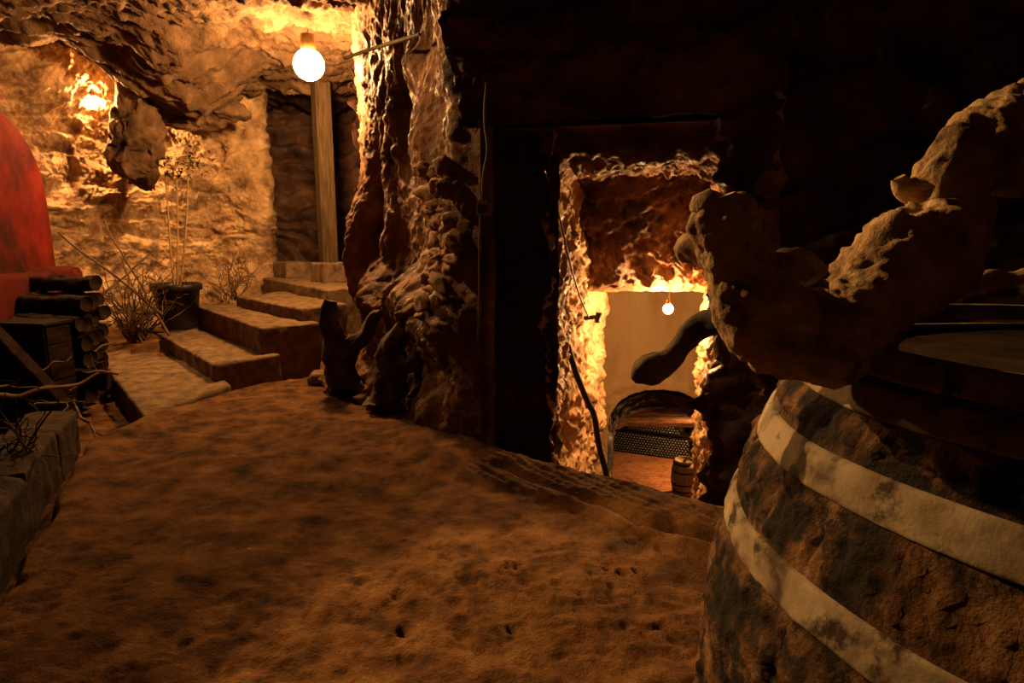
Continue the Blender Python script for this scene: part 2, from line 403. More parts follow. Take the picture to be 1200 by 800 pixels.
# middle rock wall between the two openings
PMID = [(-1.60, 8.3), (-1.58, 7.2), (-1.44, 6.5), (-1.06, 5.9), (-.66, 5.3), (-.42, 4.75), (-.30, 4.2), (-.17, 4.0), (-.12, 4.1)]
def d_mid(B, S, Z):
    d = rock_disp(B * np.array([1, 1, .55]), .075, 1.3, 0., .026, 11.) + .012 * fbm(B * 17, 3)
    calm = sstep(4.35, 4.6, S)
    d = d * (1 - .8 * calm)
    bow = sstep(1.7, 2.6, S) * sstep(4.7, 4.0, S)
    lim = .90 + .18 * noise(B * 1.9 + 4) + .05 * noise(B * 6)
    d = d + .30 * bow * sstep(lim + .22, lim - .20, Z) - .10 * bow * sstep(.75, .4, Z) + .12 * bow * sstep(.3, 0., Z)
    for a in ((1.95, 1.2, .15, .5, .26), (2.45, 1.2, .13, .7, .08), (2.75, 2.3, .12, .35, -.14), (3.55, 2.0, .26, .45, .13), (4.40, 2.3, .08, .8, .08), (3.2, 2.6, .18, .15, .12), (2.2, 1.9, .07, .6, -.08)):
        d = d + bump_at(S, Z, *a)
    return d
PM, SM, ZM, NM = wall_grid(PMID, -.4, 3.6, .012, .014, d_mid)
wall_middle = link('wall_middle', mesh_np('wall_middle', PM.reshape(-1, 3), grid_faces(*PM.shape[:2])), M_RED, kind='structure')
def mid_at(s, z):
    i = int(np.argmin(abs(SM - s))); j = int(np.argmin(abs(ZM - z))); return PM[i, j], NM[i]
# coursed rubble stones bedded in the middle wall
random.seed(4)
stone_protos = [stone_mesh('stone', 20 + i, .42, 3) for i in range(6)]
for m in stone_protos: m.materials.append(M_STONE)
z = .72
while z < 1.78:
    hgt = random.uniform(.07, .15)
    s = 3.55 + .35 * abs(z - 1.3) + random.uniform(-.2, .2)
    while s < 4.42:
        w = random.uniform(.10, .27)
        p, n = mid_at(s + w / 2, z + hgt / 2)
        o = link('stone', random.choice(stone_protos), None, wall_middle)
        q = random.uniform(-.01, .035)
        o.location = (p[0] + n[0] * q, p[1] + n[1] * q, z + hgt / 2 + random.uniform(-.02, .02))
        o.scale = (w * .56, random.uniform(.07, .11), hgt * random.uniform(.5, .68))
        o.rotation_euler = (random.uniform(-.35, .35), random.uniform(-.5, .35), math.atan2(n[1], n[0]) + math.pi / 2 + random.uniform(-.4, .4))
        s += w * random.uniform(.9, 1.25)
    z += hgt * random.uniform(.85, 1.05)

# front wall over the lower doorway, then the rest of the shell
pth = [(-.30, 4.09), (.3, 3.86), (.9, 3.62), (1.4, 3.42)]
def d_lint(B, S, Z): return rock_disp(B, .10, 1.1, .04, .05, 15.) * sstep(1.97, 2.2, Z) + .12 * sstep(2.0, 2.5, Z)
P, *_ = wall_grid(pth, 1.97, 3.6, .02, .02, d_lint)
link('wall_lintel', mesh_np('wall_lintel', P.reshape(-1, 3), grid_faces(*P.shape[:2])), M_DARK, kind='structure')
pth = [(1.27, 3.75), (1.28, 3.5), (1.7, 3.3), (2.5, 2.9), (3.1, 1.9), (3.3, 0)]
P, *_ = wall_grid(pth, -.8, 3.6, .025, .025, lambda B, S, Z: rock_disp(B, .14, 1.1, .05, .05, 19.))
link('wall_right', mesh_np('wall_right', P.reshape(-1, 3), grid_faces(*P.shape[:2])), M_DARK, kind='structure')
pth = [(3.3, .2), (3.1, -1.6), (1.5, -2.4), (-3, -2.4), (-6.2, -1.6), (-7.3, .5), (-7.2, 4), (-6.4, 5.9)]
P, *_ = wall_grid(pth, -.4, 3.6, .10, .10, lambda B, S, Z: rock_disp(B, .2, .9, .0, .03, 23.))
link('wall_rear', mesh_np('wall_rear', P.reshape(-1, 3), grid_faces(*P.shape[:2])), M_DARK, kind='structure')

# ------------------------------------------------------------------ DESCENDING PASSAGE
pth = [(-.19, 3.98), (-.17, 4.2), (-.1, 4.26), (.20, 4.29), (.30, 4.32)]
P, *_ = wall_grid(pth, -2.0, 2.3, .016, .02, lambda B, S, Z: rock_disp(B, .04, 1.6, 0, .03, 25.) * sstep(0, .2, S))
link('wall_doorway', mesh_np('wall_doorway', P.reshape(-1, 3), grid_faces(*P.shape[:2])), M_RECESS_SHADE, kind='structure')
pth = [(.21, 4.26), (.24, 4.32), (.30, 4.55), (.55, 5.5), (.92, 6.72), (1.0, 7.0), (1.0, 8.0), (1.15, 9.7)]
def d_pl(B, S, Z):
    d = rock_disp(B, .075, 1.6, 0, .030, 27.) * (1 - .7 * sstep(2.5, 2.8, S)) + .012 * fbm(B * 15, 3) + .006 * ridge(B * 33, 2)
    return d + bump_at(S, Z, .14, .5, .08, 2., .04) + bump_at(S, Z, 1.8, -.3, .12, .35, .12) + bump_at(S, Z, 1.2, -.2, .1, .3, .08) + bump_at(S, Z, 2.4, 0, .1, 2., .05)
P, *_ = wall_grid(pth, -3.5, 2.3, .012, .014, d_pl)
link('wall_passage_left', mesh_np('wall_passage_left', P.reshape(-1, 3), grid_faces(*P.shape[:2])), M_PASS, kind='structure')
pth = [(3.9, 9.7), (3.6, 8.2), (2.5, 7.2), (1.98, 6.5), (1.86, 6.0), (1.60, 4.8), (1.30, 3.62), (1.42, 3.4)]
P, *_ = wall_grid(pth, -3.5, 2.3, .016, .02, lambda B, S, Z: rock_disp(B, .07, 1.8, 0, .045, 33.))
link('wall_passage_right', mesh_np('wall_passage_right', P.reshape(-1, 3), grid_faces(*P.shape[:2])), M_PASS, kind='structure')
# its sloping rock ceiling
prof = np.array([(3.98, 1.985), (4.10, 1.98), (4.14, 1.93), (4.15, 1.85), (4.20, 1.82), (4.7, 1.835), (5.2, 1.85), (5.36, 1.84), (5.44, 1.7), (5.52, 1.45), (5.66, 1.15), (5.84, .88), (5.94, .80), (6.02, .79), (6.10, .86), (6.16, 1.2), (6.25, 2.3)])
q, _s = resample(np.c_[prof, 0 * prof[:, :1]], .015)
w = np.linspace(0, 1, 130)
lx = np.interp(q[:, 0], [3.9, 4.8, 6.9], [-.35, .0, .65]); rx = np.interp(q[:, 0], [3.9, 6.0, 6.9], [1.5, 2.1, 2.5])
P = np.empty((len(q), len(w), 3)); P[..., 0] = lx[:, None] * (1 - w) + rx[:, None] * w; P[..., 1] = q[:, :1] - .25 * (P[..., 0] - .9) * (q[:, :1] < 5); P[..., 2] = q[:, 1:2]
t = np.gradient(q[:, :2], axis=0); t /= np.linalg.norm(t, axis=1)[:, None]
d = rock_disp(P, .09, 1.7, 0, .045, 41.) * sstep(0, .5, _s)[:, None] * (1 - .75 * sstep(5.8, 5.94, q[:, 0]))[:, None]
P[..., 1] += t[:, None, 1] * d; P[..., 2] -= t[:, None, 0] * d
link('ceiling_passage', mesh_np('ceiling_passage', P.reshape(-1, 3), grid_faces(*P.shape[:2])), M_RED, kind='structure')
# plastered end wall with an arch, then the stepped vault going on down
NA = 160
u = np.linspace(0, 1, NA)
def arch_curve(cx, hw, spring, rise, zb):
    pts = []
    for t_ in u:
        if t_ < .3: pts.append((cx - hw, zb + (spring - zb) * t_ / .3))
        elif t_ > .7: pts.append((cx + hw, zb + (spring - zb) * (1 - t_) / .3))
        else:
            a = math.pi * (1 - (t_ - .3) / .4); pts.append((cx + hw * math.cos(a), spring + rise * math.sin(a)))
    return np.array(pts)
inner = arch_curve(2.23, .76, -1.56, .54, -4.2)
outer = np.empty_like(inner)
for i_, t_ in enumerate(u):
    if t_ < .3: outer[i_] = (.7, -4.2 + 4.2 * t_ / .3 + 2.4 * t_ / .3)
    elif t_ > .7: outer[i_] = (4.3, -4.2 + 6.6 * (1 - t_) / .3)
    else: outer[i_] = (.7 + 3.6 * (t_ - .3) / .4, 2.4)
w = np.linspace(0, 1, 90)[:, None, None] ** 1.3
XZ = inner[None] * (1 - w) + outer[None] * w
P = np.empty(XZ.shape[:2] + (3,)); P[..., 0] = XZ[..., 0]; P[..., 2] = XZ[..., 1]; P[..., 1] = 9.5
rim = np.exp(-(w[..., 0] / .12) ** 2)
P[..., 1] -= .02 * fbm(P * 3, 3) + rim * (.09 + .07 * fbm(P * 5, 3)); P[0, :, 1] += .3
link('wall_plaster', mesh_np('wall_plaster', P.reshape(-1, 3), grid_faces(*P.shape[:2])), M_PLASTER, kind='structure')
ys = axis((9.6, 16.6, .05))
P = np.empty((len(ys), NA, 3))
for i_, y in enumerate(ys):
    e = y - 9.5; st = math.floor(e / 1.15) * 1.15; lf = e - st
    grow = .05 + .20 * (1 - lf / 1.15) * min(1, lf / .12) if e > .3 else .02
    wid = np.interp(y, [9.5, 12.4, 13.4], [0, 0, 1.3])
    A = arch_curve(2.23 + .235 * e, .76 + grow * .5 + .02 * e, -1.60 - .40 * e + .25 * 0, .54 + grow * .6, -4.9)
    P[i_, :, 0] = A[:, 0] + np.where(A[:, 0] > 2.23 + .235 * e, wid, -wid * .5); P[i_, :, 1] = y; P[i_, :, 2] = A[:, 1]
c = P.mean(1, keepdims=True)
dv = P - c; dv /= np.linalg.norm(dv, axis=-1, keepdims=True) + 1e-6
P = P - dv * (.06 * fbm(P * 2.6, 3) + .03 * ridge(P * 7, 2))[..., None]
link('ceiling_vault', mesh_np('ceiling_vault', P.reshape(-1, 3), grid_faces(*P.shape[:2])), M_RED, kind='structure')
# stair ramp of the passage (out of sight under the threshold) and the cellar floor and end wall
xs = np.linspace(-.3, 5.2, 60); ys = np.linspace(4.0, 13.0, 220)
X, Y = np.meshgrid(xs, ys, indexing='ij')
st = np.floor((Y - 4.0) / .42) * .42
P = np.stack([X, Y, -.85 - .42 * st + .012 * fbm(np.stack([X, Y, 0 * X], -1) * 4, 2)], -1)
link('floor_passage', mesh_np('floor_passage', P.reshape(-1, 3), grid_faces(*P.shape[:2])[:, ::-1], False), M_STEP, kind='structure')
ZC = -4.65
floor_cellar = link('floor_cellar', box_mesh('floor_cellar', (5.2, 5.4, .1), (4.0, 15.6, ZC - .06), 0), M_MORTAR, kind='structure')
bm = bmesh.new(); random.seed(2)
for i in range(27):
    for j in range(27):
        x = 1.75 + i * .165 + (.08 if j % 2 else 0); y = 13.3 + j * .165
        m = Matrix.Translation((x, y, ZC - .005 + random.uniform(-.003, .003))) @ Matrix.Diagonal((.158, .155, .03, 1))
        bmesh.ops.create_cube(bm, size=1, matrix=m)
o = link('floor_tile', bm_mesh('floor_tile', bm), M_TILE, floor_cellar, kind='stuff')
P, *_ = wall_grid([(1.2, 13), (1.6, 17.6), (3.5, 17.9), (5.6, 17.3), (6.2, 15), (5.9, 13.2)], -4.9, -1.2, .08, .08, lambda B, S, Z: rock_disp(B, .12, 1.2, .05, .04, 51.))
link('wall_cellar', mesh_np('wall_cellar', P.reshape(-1, 3), grid_faces(*P.shape[:2])), M_DARK, kind='structure')
link('ceiling_cellar', box_mesh('ceiling_cellar', (2.2, 5, .1), (5.6, 15.2, -1.6), 0), M_DARK, kind='structure')

# ------------------------------------------------------------------ RED WALL on the left
A2 = np.array((-5.15, 7.30)); B2 = np.array((-4.35, 3.80))
tv = (B2 - A2); LEN = np.linalg.norm(tv); tv /= LEN; nv = np.array((-tv[1], tv[0]))
if nv[0] < 0: nv = -nv
ol = [(0, -.3), (0, .3), (.0, 1.45), (.06, 1.9), (.16, 2.12), (.35, 2.33), (.65, 2.5), (1.1, 2.62), (LEN, 2.75), (LEN, -.3)]
ol = np.array(ol); olc = chaikin(ol[:-2], 2); olc = np.concatenate([olc, ol[-2:]])
bm = bmesh.new()
fr_ = [bm.verts.new((*(A2 + tv * s_), z)) for s_, z in olc]
bk_ = [bm.verts.new((*(A2 + tv * s_ - nv * .35), z)) for s_, z in olc]
bm.faces.new(fr_); bm.faces.new(bk_[::-1])
for i in range(len(olc)): bm.faces.new((fr_[i], bk_[i], bk_[(i + 1) % len(olc)], fr_[(i + 1) % len(olc)]))
bmesh.ops.recalc_face_normals(bm, faces=bm.faces)
bmesh.ops.bevel(bm, geom=[e for e in bm.edges if all(v in fr_ for v in e.verts)], offset=.06, segments=4, affect='EDGES')
wall_left = link('wall_left', bm_mesh('wall_left', bm), M_REDWALL, kind='structure')
# sloping painted plinth at its foot
P = []
for s_ in np.linspace(-.05, LEN, 90):
    for k_, (o_, z_) in enumerate(((.0, .95), (.12, .94), (.19, .93), (.22, .88), (.22, .3), (.22, -.3))):
        p = A2 + tv * s_ + nv * o_; P.append((p[0], p[1], z_ + .02 * math.sin(s_ * 5)))
P = np.array(P).reshape(90, 6, 3); P[..., 2] += .02 * fbm(P * 4, 3)
link('trim_1', mesh_np('trim_1', P.reshape(-1, 3), grid_faces(90, 6)), M_REDTRIM, kind='structure')

# ------------------------------------------------------------------ LAMPS
def bulb_lamp(name, loc, watts, radius, label, hang=None, extra=None):
    t = thing(name, loc, label, 'lamp')
    bm = bmesh.new(); bmesh.ops.create_uvsphere(bm, u_segments=20, v_segments=12, radius=radius)
    b = link('bulb', bm_mesh('bulb', bm, True), glow(name + '_glow', watts, radius), t)
    sk = link('socket', lathe('socket', [(0.001, radius * 1.9), (radius * .45, radius * 1.9), (radius * .5, radius * 1.0), (radius * .42, radius * .8)], 16), M_BRASS, t)
    if hang:
        link('cord', tube_mesh('cord', [(0, 0, radius * 1.8), (.01, 0, radius * 1.8 + (hang - radius) * .5), (0, 0, hang)], .006, 6), M_CABLE, t)
    return t
bulb_lamp('ceiling_lamp', (-2.038, 6.800, 2.987), P_MAIN, .15, 'bright bare bulb hanging under the rock ceiling above the stone steps', .3)
bulb_lamp('niche_lamp', (-5.015, 8.020, 2.857), P_NICHE, .06, 'glowing bulb against the back rock wall above the twigs, near the red wall', .25)
bulb_lamp('passage_lamp', (1.443, 5.880, 0.635), P_PASSAGE, .045, 'small glowing bulb under the rock edge inside the descending passage', .22)
bulb_lamp('cellar_lamp', (4.75, 14.6, -3.3), P_CELLAR, .06, 'bulb lighting the bottle cellar at the foot of the passage', .3)
# spotlight under the ceiling (just above the frame) aimed at the vine and cask
SP = Vector((-2.75, 3.95, 3.05)); AIM = Vector((.60, 1.38, .95))
t = thing('spot_lamp', SP, 'spotlight with a black hood hanging over the left foreground, aimed at the large cask', 'lamp')
dr = (AIM - SP).normalized()
hs = lathe('housing', [(.001, -.10), (.045, -.10), (.06, -.04), (.065, .10), (.061, .10), (.055, -.03), (.001, -.06)], 24)
hs.transform(dr.to_track_quat('Z', 'Y').to_matrix().to_4x4())
link('housing', hs, M_IRON, t)
link('rod', tube_mesh('rod', [(0, 0, .05), (0, 0, .4), (0, 0, .8)], .008, 8), M_IRON, t)
ld = bpy.data.lights.new('spot_light', 'SPOT'); ld.energy = P_SPOT; ld.color = (1.0, .53, .18); ld.spot_size = math.radians(51); ld.spot_blend = .3; ld.shadow_soft_size = .035
lo = bpy.data.objects.new('spot_light', ld); COL.objects.link(lo); lo.parent = t; lo.rotation_euler = dr.to_track_quat('-Z', 'Y').to_euler(); lo.location = dr * .06
# added spotlight, unseen above the frame, put in to brighten the middle wall
SP = Vector((-2.5, 4.75, 3.2))
t = thing('spot_lamp', SP, 'added unseen hooded spotlight before the ceiling bulb, brightening the middle wall', 'lamp')
link('rod', tube_mesh('rod', [(0, 0, .05), (0, 0, .2), (0, 0, .4)], .008, 8), M_IRON, t)
dr2 = (Vector((-.55, 4.75, 1.95)) - SP).normalized()
hs = lathe('housing', [(.001, -.10), (.045, -.10), (.06, -.04), (.065, .10), (.061, .10), (.055, -.03), (.001, -.06)], 24)
hs.transform(dr2.to_track_quat('Z', 'Y').to_matrix().to_4x4())
link('housing', hs, M_IRON, t)
ld = bpy.data.lights.new('wall_fill_light', 'SPOT'); ld.energy = P_WALL_FILL; ld.color = (1.0, .52, .19); ld.spot_size = math.radians(64); ld.spot_blend = .9; ld.shadow_soft_size = .03
lo = bpy.data.objects.new('wall_fill_light', ld); COL.objects.link(lo); lo.parent = t; lo.rotation_euler = dr2.to_track_quat('-Z', 'Y').to_euler(); lo.location = dr2 * .06

# ------------------------------------------------------------------ STONE STAIRCASE
t = thing('stone_staircase', (-2.9, 6.6, -.2), 'four worn solid stone steps rising from the slab to the upper doorway', 'staircase')
S1 = [(-4.19, 7.46), (-2.68, 5.63), (-2.36, 6.02), (-3.86, 7.85)]
S2 = [(-3.97, 8.0), (-2.44, 6.14), (-2.08, 6.40), (-3.5, 8.25)]
S3 = [(-3.44, 7.95), (-2.19, 6.58), (-1.95, 7.02), (-3.1, 8.4)]
S4 = [(-3.58, 9.2), (-2.12, 7.33), (-1.7, 7.75), (-2.9, 9.9)]
for i, (q, zt, zb) in enumerate(((S1, .16, -.2), (S2, .42, -.2), (S3, .55, -.2), (S4, .68, -.2))):
    q = [tuple(a) for a in q]
    if i < 3:   # treads run in under the next step
        q[2] = (q[2][0] + .10, q[2][1] + .12); q[3] = (q[3][0] + .10, q[3][1] + .12)
    child('step', slab_mesh('step', q, zb, zt, .035, .012, .022, i * 7.), M_STEP, t)
link('threshold_block', slab_mesh('threshold_block', [(-2.68, 8.55), (-2.42, 8.25), (-2.12, 8.55), (-2.38, 8.85)], .67, .93, .03, .01, .02, 40.), M_STEP, label='square stone block at the foot of the doorway post, on the top step', cat='stone block')
link('threshold_block', slab_mesh('threshold_block', [(-3.52, 9.45), (-3.2, 9.1), (-2.9, 9.35), (-3.2, 9.75)], .67, .90, .03, .01, .02, 44.), M_STEP, label='dark stone block by the left jamb of the upper doorway, on the top step', cat='stone block')
link('stone_slab', slab_mesh('stone_slab', [(-4.95, 7.4), (-3.82, 5.92), (-2.70, 4.52), (-2.52, 5.28), (-3.9, 7.6)][:1] + [(-2.72, 4.56), (-2.5, 5.55), (-4.1, 7.65)], -.28, .0, .04, .014, .03, 61.), M_STEP, label='broad flat stone slab at the foot of the steps', cat='stone slab')
link('door_post', box_mesh('door_post', (.2, .22, 2.8), (-2.48, 8.72, 2.06), .015, Matrix.Rotation(.6, 3, 'Z')), M_POST, label='squared wooden post standing in the upper doorway', cat='post')

# ------------------------------------------------------------------ POTTED PLANT
pb = (-4.065, 7.750, 0.177)
t = thing('potted_plant', pb, 'black plastic pot with three tall thin canes and dark leaves at the top', 'potted plant')
k = .5 / .53
pr = [(.001, 0), (.19, 0), (.20, .02), (.255, .46), (.285, .465), (.29, .53), (.27, .545), (.25, .53), (.24, .47), (.20, .10)]
link('pot', lathe('pot', pr, 48), M_POT, t)
link('soil', lathe('soil', [(.001, .46), (.12, .465), (.245, .45)], 32), M_SOIL, t)
tops = [(-4.054, 7.700, 2.037), (-3.969, 7.800, 1.997), (-3.791, 7.750, 2.139)]
lv = []
random.seed(9)
for i, tp in enumerate(tops):
    tp = Vector(tp) - Vector(pb); b0 = Vector((-.02 + .03 * i, 0, .45))
    link('cane', tube_mesh('cane', [b0, b0.lerp(tp, .3) + Vector((.02 * (i - 1), 0, 0)), b0.lerp(tp, .65) + Vector((.01 * (i - 1), .02, 0)), tp], [.014, .012, .010, .007], 7, nz=.1, nf=12.), M_CANE, t)
bm = bmesh.new()
for i, tp in enumerate(tops):
    tp = Vector(tp) - Vector(pb)
    for _ in range(34):
        c = tp + Vector((random.gauss(.03, .10), random.gauss(0, .09), random.gauss(.04, .08)))
        L = random.uniform(.05, .10); a = Matrix.Rotation(random.uniform(0, 6.3), 3, 'Z') @ Matrix.Rotation(random.uniform(-.9, .9), 3, 'Y')
        pts = [(0, 0, 0), (L * .4, L * .24, .012), (L, 0, -.02), (L * .4, -L * .24, .012), (L * .45, 0, 0)]
        v = [bm.verts.new(c + a @ Vector(p)) for p in pts]
        bm.faces.new((v[0], v[4], v[1])); bm.faces.new((v[4], v[2], v[1])); bm.faces.new((v[0], v[3], v[4])); bm.faces.new((v[4], v[3], v[2]))
link('foliage', bm_mesh('foliage', bm), M_LEAF, t, kind='stuff')

# ------------------------------------------------------------------ DRY TWIGS AND SHRUBS
def twig_path(p0, p1, wob, n=7, droop=0.):
    p0 = np.array(p0, float); p1 = np.array(p1, float); L = np.linalg.norm(p1 - p0)
    q = np.linspace(0, 1, n)[:, None]; r = p0 * (1 - q) + p1 * q
    r[1:-1] += np.random.normal(size=(n - 2, 3)) * wob * L; r[:, 2] -= droop * np.sin(np.pi * q[:, 0]) * L
    return r
np.random.seed(5)
def shrub(name, base, n, spread, hgt, rad, label, cat, mt=M_TWIG, lean=(0, 0)):
    ms = []
    for i in range(n):
        a = np.random.uniform(0, 6.28); r = spread * np.random.uniform(.2, 1); h = hgt * np.random.uniform(.45, 1)
        tip = np.array(base) + (r * math.cos(a) + lean[0] * h, r * math.sin(a) * .6 + lean[1] * h, h)
        p = twig_path(np.array(base) + np.random.normal(size=3) * (.05, .05, .01), tip, .05)
        ms.append(tube_mesh('twig', p, np.linspace(rad, rad * .3, len(p)), 5, rounds=1))
        for _ in range(3):
            k_ = np.random.randint(2, 6); q = p[k_] + np.random.normal(size=3) * (.16, .10, .12) + (0, 0, .08)
            ms.append(tube_mesh('twig', twig_path(p[k_], q, .06, 5), np.linspace(rad * .5, rad * .2, 5), 4, rounds=1))
    t_ = thing(name, base, label, cat)
    o_ = child('twig', join_meshes('twig', ms), mt, t_, kind='stuff')
    return t_
b = (-4.388, 7.400, 0.451)
shrub('twig_heap', (b[0], b[1], fz(b[0], b[1])), 46, .85, 1.05, .009, 'heap of dry pruned twigs between the stacked logs and the black pot', 'twigs', lean=(.1, 0))
b = (-3.635, 8.300, 0.564)
shrub('dry_shrub', (b[0], b[1], b[2] - .1), 16, .40, .55, .009, 'small dry leafless shrub beside the steps at the foot of the back wall', 'shrub')
for a_, c_, lb in (((-4.615, 6.600, 1.333), (-4.075, 7.400, 0.391), 'long thin cane leaning from the red wall across the twig heap'), ((-4.822, 7.700, 1.470), (-3.964, 7.300, 0.165), 'straight pale stick leaning up against the back wall behind the twig heap'), ((-4.194, 7.600, 1.133), (-4.618, 7.200, 0.639), 'forked dry stick sticking up right out of the twig heap')):
    p = twig_path(a_, c_, .008, 8)
    link('dry_cane', tube_mesh('dry_cane', p, np.linspace(.009, .015, 8), 6, nz=.12, nf=15.), M_TWIG, label=lb, cat='stick')

# ------------------------------------------------------------------ STACK OF DARK LOGS AND CRATE
random.seed(12)
def log_mesh(seed):
    n = 14; p = [(-.5 + i / (n - 1), .012 * math.sin(i * .9 + seed), .010 * math.cos(i * .7 + seed)) for i in range(n)]
    return tube_mesh('split_log', p, .075, 12, nz=.22, nf=9., off=seed * 5., rounds=1)
lp = [log_mesh(i) for i in range(5)]
for m in lp: m.materials.append(M_WOODDARK)
ax = Vector((.985, -.17, 0)).normalized(); dp = Vector((-.42, .9, 0)).normalized()
org = Vector((-4.08, 5.60, 0))
nlog = 0
for r in range(6):
    topn = (5, 5, 6, 6, 7, 7)[r]
    for k_ in range(topn):
        o = bpy.data.objects.new('split_log', random.choice(lp)); COL.objects.link(o)
        z = -.16 + .153 * (k_ + .5)
        c = org + dp * (r * .178 + random.uniform(-.008, .008)) + ax * random.uniform(-.04, .04) + Vector((0, 0, z))
        o.location = c; o.scale = (random.uniform(.66, .76), .94, .90); o.rotation_euler = (random.uniform(0, 6), random.uniform(-.02, .02), -.17 + random.uniform(-.04, .04))
        tag(o, 'dark log %s in %s of pile below red wall' % (('topmost', 'second from top', 'third from top', 'fourth from top', 'fifth from top', 'sixth from top', 'seventh from top')[topn - 1 - k_], ('front row', 'second row', 'third row', 'fourth row', 'fifth row', 'rear row')[r]), 'log', 'logs stacked below the red wall'); nlog += 1
cb = Vector((-3.98, 5.22, -.16))
t = thing('crate', cb, 'black wooden crate standing in front of the stacked logs', 'crate', rz=-.15)
for k_ in range(5):
    link('board', box_mesh('board', (.52, .02, .140), (0, -.13, .08 + k_ * .148), .004), M_WOODDARK, t)
    link('board', box_mesh('board', (.02, .24, .140), (.26, 0, .08 + k_ * .148), .004), M_WOODDARK, t)
    link('board', box_mesh('board', (.02, .24, .140), (-.26, 0, .08 + k_ * .148), .004), M_WOODDARK, t)
link('lid', box_mesh('lid', (.56, .30, .025), (0, 0, .765), .008), M_WOODDARK, t)
for sx in (-1, 1):
    link('corner_post', box_mesh('corner_post', (.035, .035, .74), (sx * .23, -.10, .375), .003), M_WOODDARK, t)

# ------------------------------------------------------------------ LEFT FOREGROUND: kerb, timbers, branches
kerb = [(-3.10, 4.42), (-2.86, 3.86), (-2.52, 3.16), (-2.20, 2.52), (-1.92, 1.9), (-1.7, 1.2)]
klab = ['farthest block of the stone kerb along the left floor edge', 'second block of the stone kerb along the left floor edge', 'middle block of the stone kerb along the left floor edge', 'fourth block of the stone kerb, at the left picture edge', 'nearest block of the stone kerb along the left floor edge']
for i in range(5):
    a, c = np.array(kerb[i]), np.array(kerb[i + 1]); tn = (c - a) / np.linalg.norm(c - a); n = np.array((tn[1], -tn[0]))
    a = a + tn * .012
    link('kerb_stone', slab_mesh('kerb_stone', [tuple(a + n * .30), tuple(c + n * .30), tuple(c), tuple(a)], -.25, .10 + .02 * (i % 2), .035, .02, .03, 70. + i), M_KERB, label=klab[i], cat='kerb stone', group='kerb stones along the left floor edge')
def beam(name, a, c, w, h, mt, **kw):
    a, c = Vector(a), Vector(c); d = c - a
    me = box_mesh(name, (d.length, w, h), (0, 0, 0), .006, None)
    rot = d.to_track_quat('X', 'Z').to_matrix().to_4x4(); me.transform(Matrix.Translation((a + c) / 2) @ rot)
    return link(name, me, mt, **kw)
beam('timber_beam', (-4.108, 4.850, 0.695), (-3.529, 4.850, -0.019), .12, .14, M_WOODDARK, label='dark timber leaning down in front of the crate at the left edge', cat='timber')
beam('timber_beam', (-4.126, 5.300, 0.138), (-3.518, 5.450, 0.058), .12, .16, M_WOODDARK, label='dark timber lying on the ground between the crate and the stone slab', cat='timber')
for a_, c_, r0, lb in (((-3.667, 4.300, 0.185), (-3.280, 5.200, 0.175), .022, 'long pale dry branch lying across the left foreground toward the slab'),
                   ((-3.251, 4.600, 0.117), (-2.916, 4.300, -0.086), .014, 'short crooked branch hanging down over the end of the kerb'),
                   ((-3.846, 4.600, 0.201), (-3.646, 5.200, 0.320), .013, 'thin dry branch leaning up across the front of the black crate'),
                   ((-3.392, 4.400, 0.133), (-3.164, 4.600, 0.103), .012, 'thin straight twig lying behind the end of the kerb'),
                   ((-3.914, 5.500, 0.154), (-3.731, 6.000, 0.352), .014, 'thin branch sticking out from the log pile above the slab'),
                   ((-3.871, 5.600, 0.194), (-3.557, 5.400, 0.100), .012, 'small forked twig at the corner of the stone slab')):
    np.random.seed(int(a_[0] * 100) % 97)
    p = twig_path(a_, c_, .03, 9); ms = [tube_mesh('dry_branch', p, np.linspace(r0, r0 * .45, 9), 7, nz=.2, nf=14.)]
    for k_ in (3, 5, 7):
        q = p[k_] + np.random.normal(size=3) * .10; ms.append(tube_mesh('x', twig_path(p[k_], q, .05, 5), np.linspace(r0 * .45, r0 * .15, 5), 5, rounds=1))
    link('dry_branch', join_meshes('dry_branch', ms), M_TWIG, label=lb, cat='branch')
shrub('bramble', (-2.95, 3.55, .0), 16, .45, .42, .010, 'dark tangle of dry bramble behind the kerb at the left edge', 'twigs', M_BARK)

# ------------------------------------------------------------------ LOOSE RUBBLE AND OLD STUMPS BELOW THE MIDDLE WALL
rub = [((-1.694, 5.498), .13, 'flat loose stone beside the step ends, leftmost of the rubble'), ((-1.500, 5.256), .12, 'rounded loose stone left of the vine stump'), ((-1.557, 5.693), .10, 'small stone on the rubble left of the vine stump'),
       ((-1.370, 5.315), .10, 'reddish loose stone in front of the forked vine stump'), ((-1.179, 4.982), .11, 'flat loose stone lying at the floor edge between both stumps'), ((-1.074, 4.781), .085, 'rubble stone in front of the knobbly stump, left one of a pair'),
       ((-0.949, 4.781), .085, 'rounded rubble stone in front of the knobbly stump, right one of a pair'), ((-1.077, 5.088), .08, 'small stone wedged behind the pair of rubble stones'), ((-0.887, 4.880), .07, 'small dark stone right of the rounded rubble stone'), ((-1.378, 5.594), .09, 'stone lodged behind the forked stump foot')]
for i, (RB, r, lb) in enumerate(rub):
    me = stone_protos[i % 6].copy()
    o = link('rubble_stone', me, None, base=False, label=lb, cat='stone', group='loose stones below the middle wall')
    o.location = (RB[0], RB[1], fz(RB[0], RB[1]) + r * .38); o.scale = (r, r * .8, r * .6); o.rotation_euler = (.1 * i, .07 * i, i * 1.1)
def knob(P0, s, a, r): return .25 * r[:, None] * np.maximum(0, fbm(P0 * 11, 2)) + .12 * r[:, None] * np.sin(5 * a[None] + s[:, None] * 14)
t = thing('vine_stump', (-1.521, 5.498, 0.000), 'dark forked old vine stump standing against the middle wall beside the steps', 'stump')
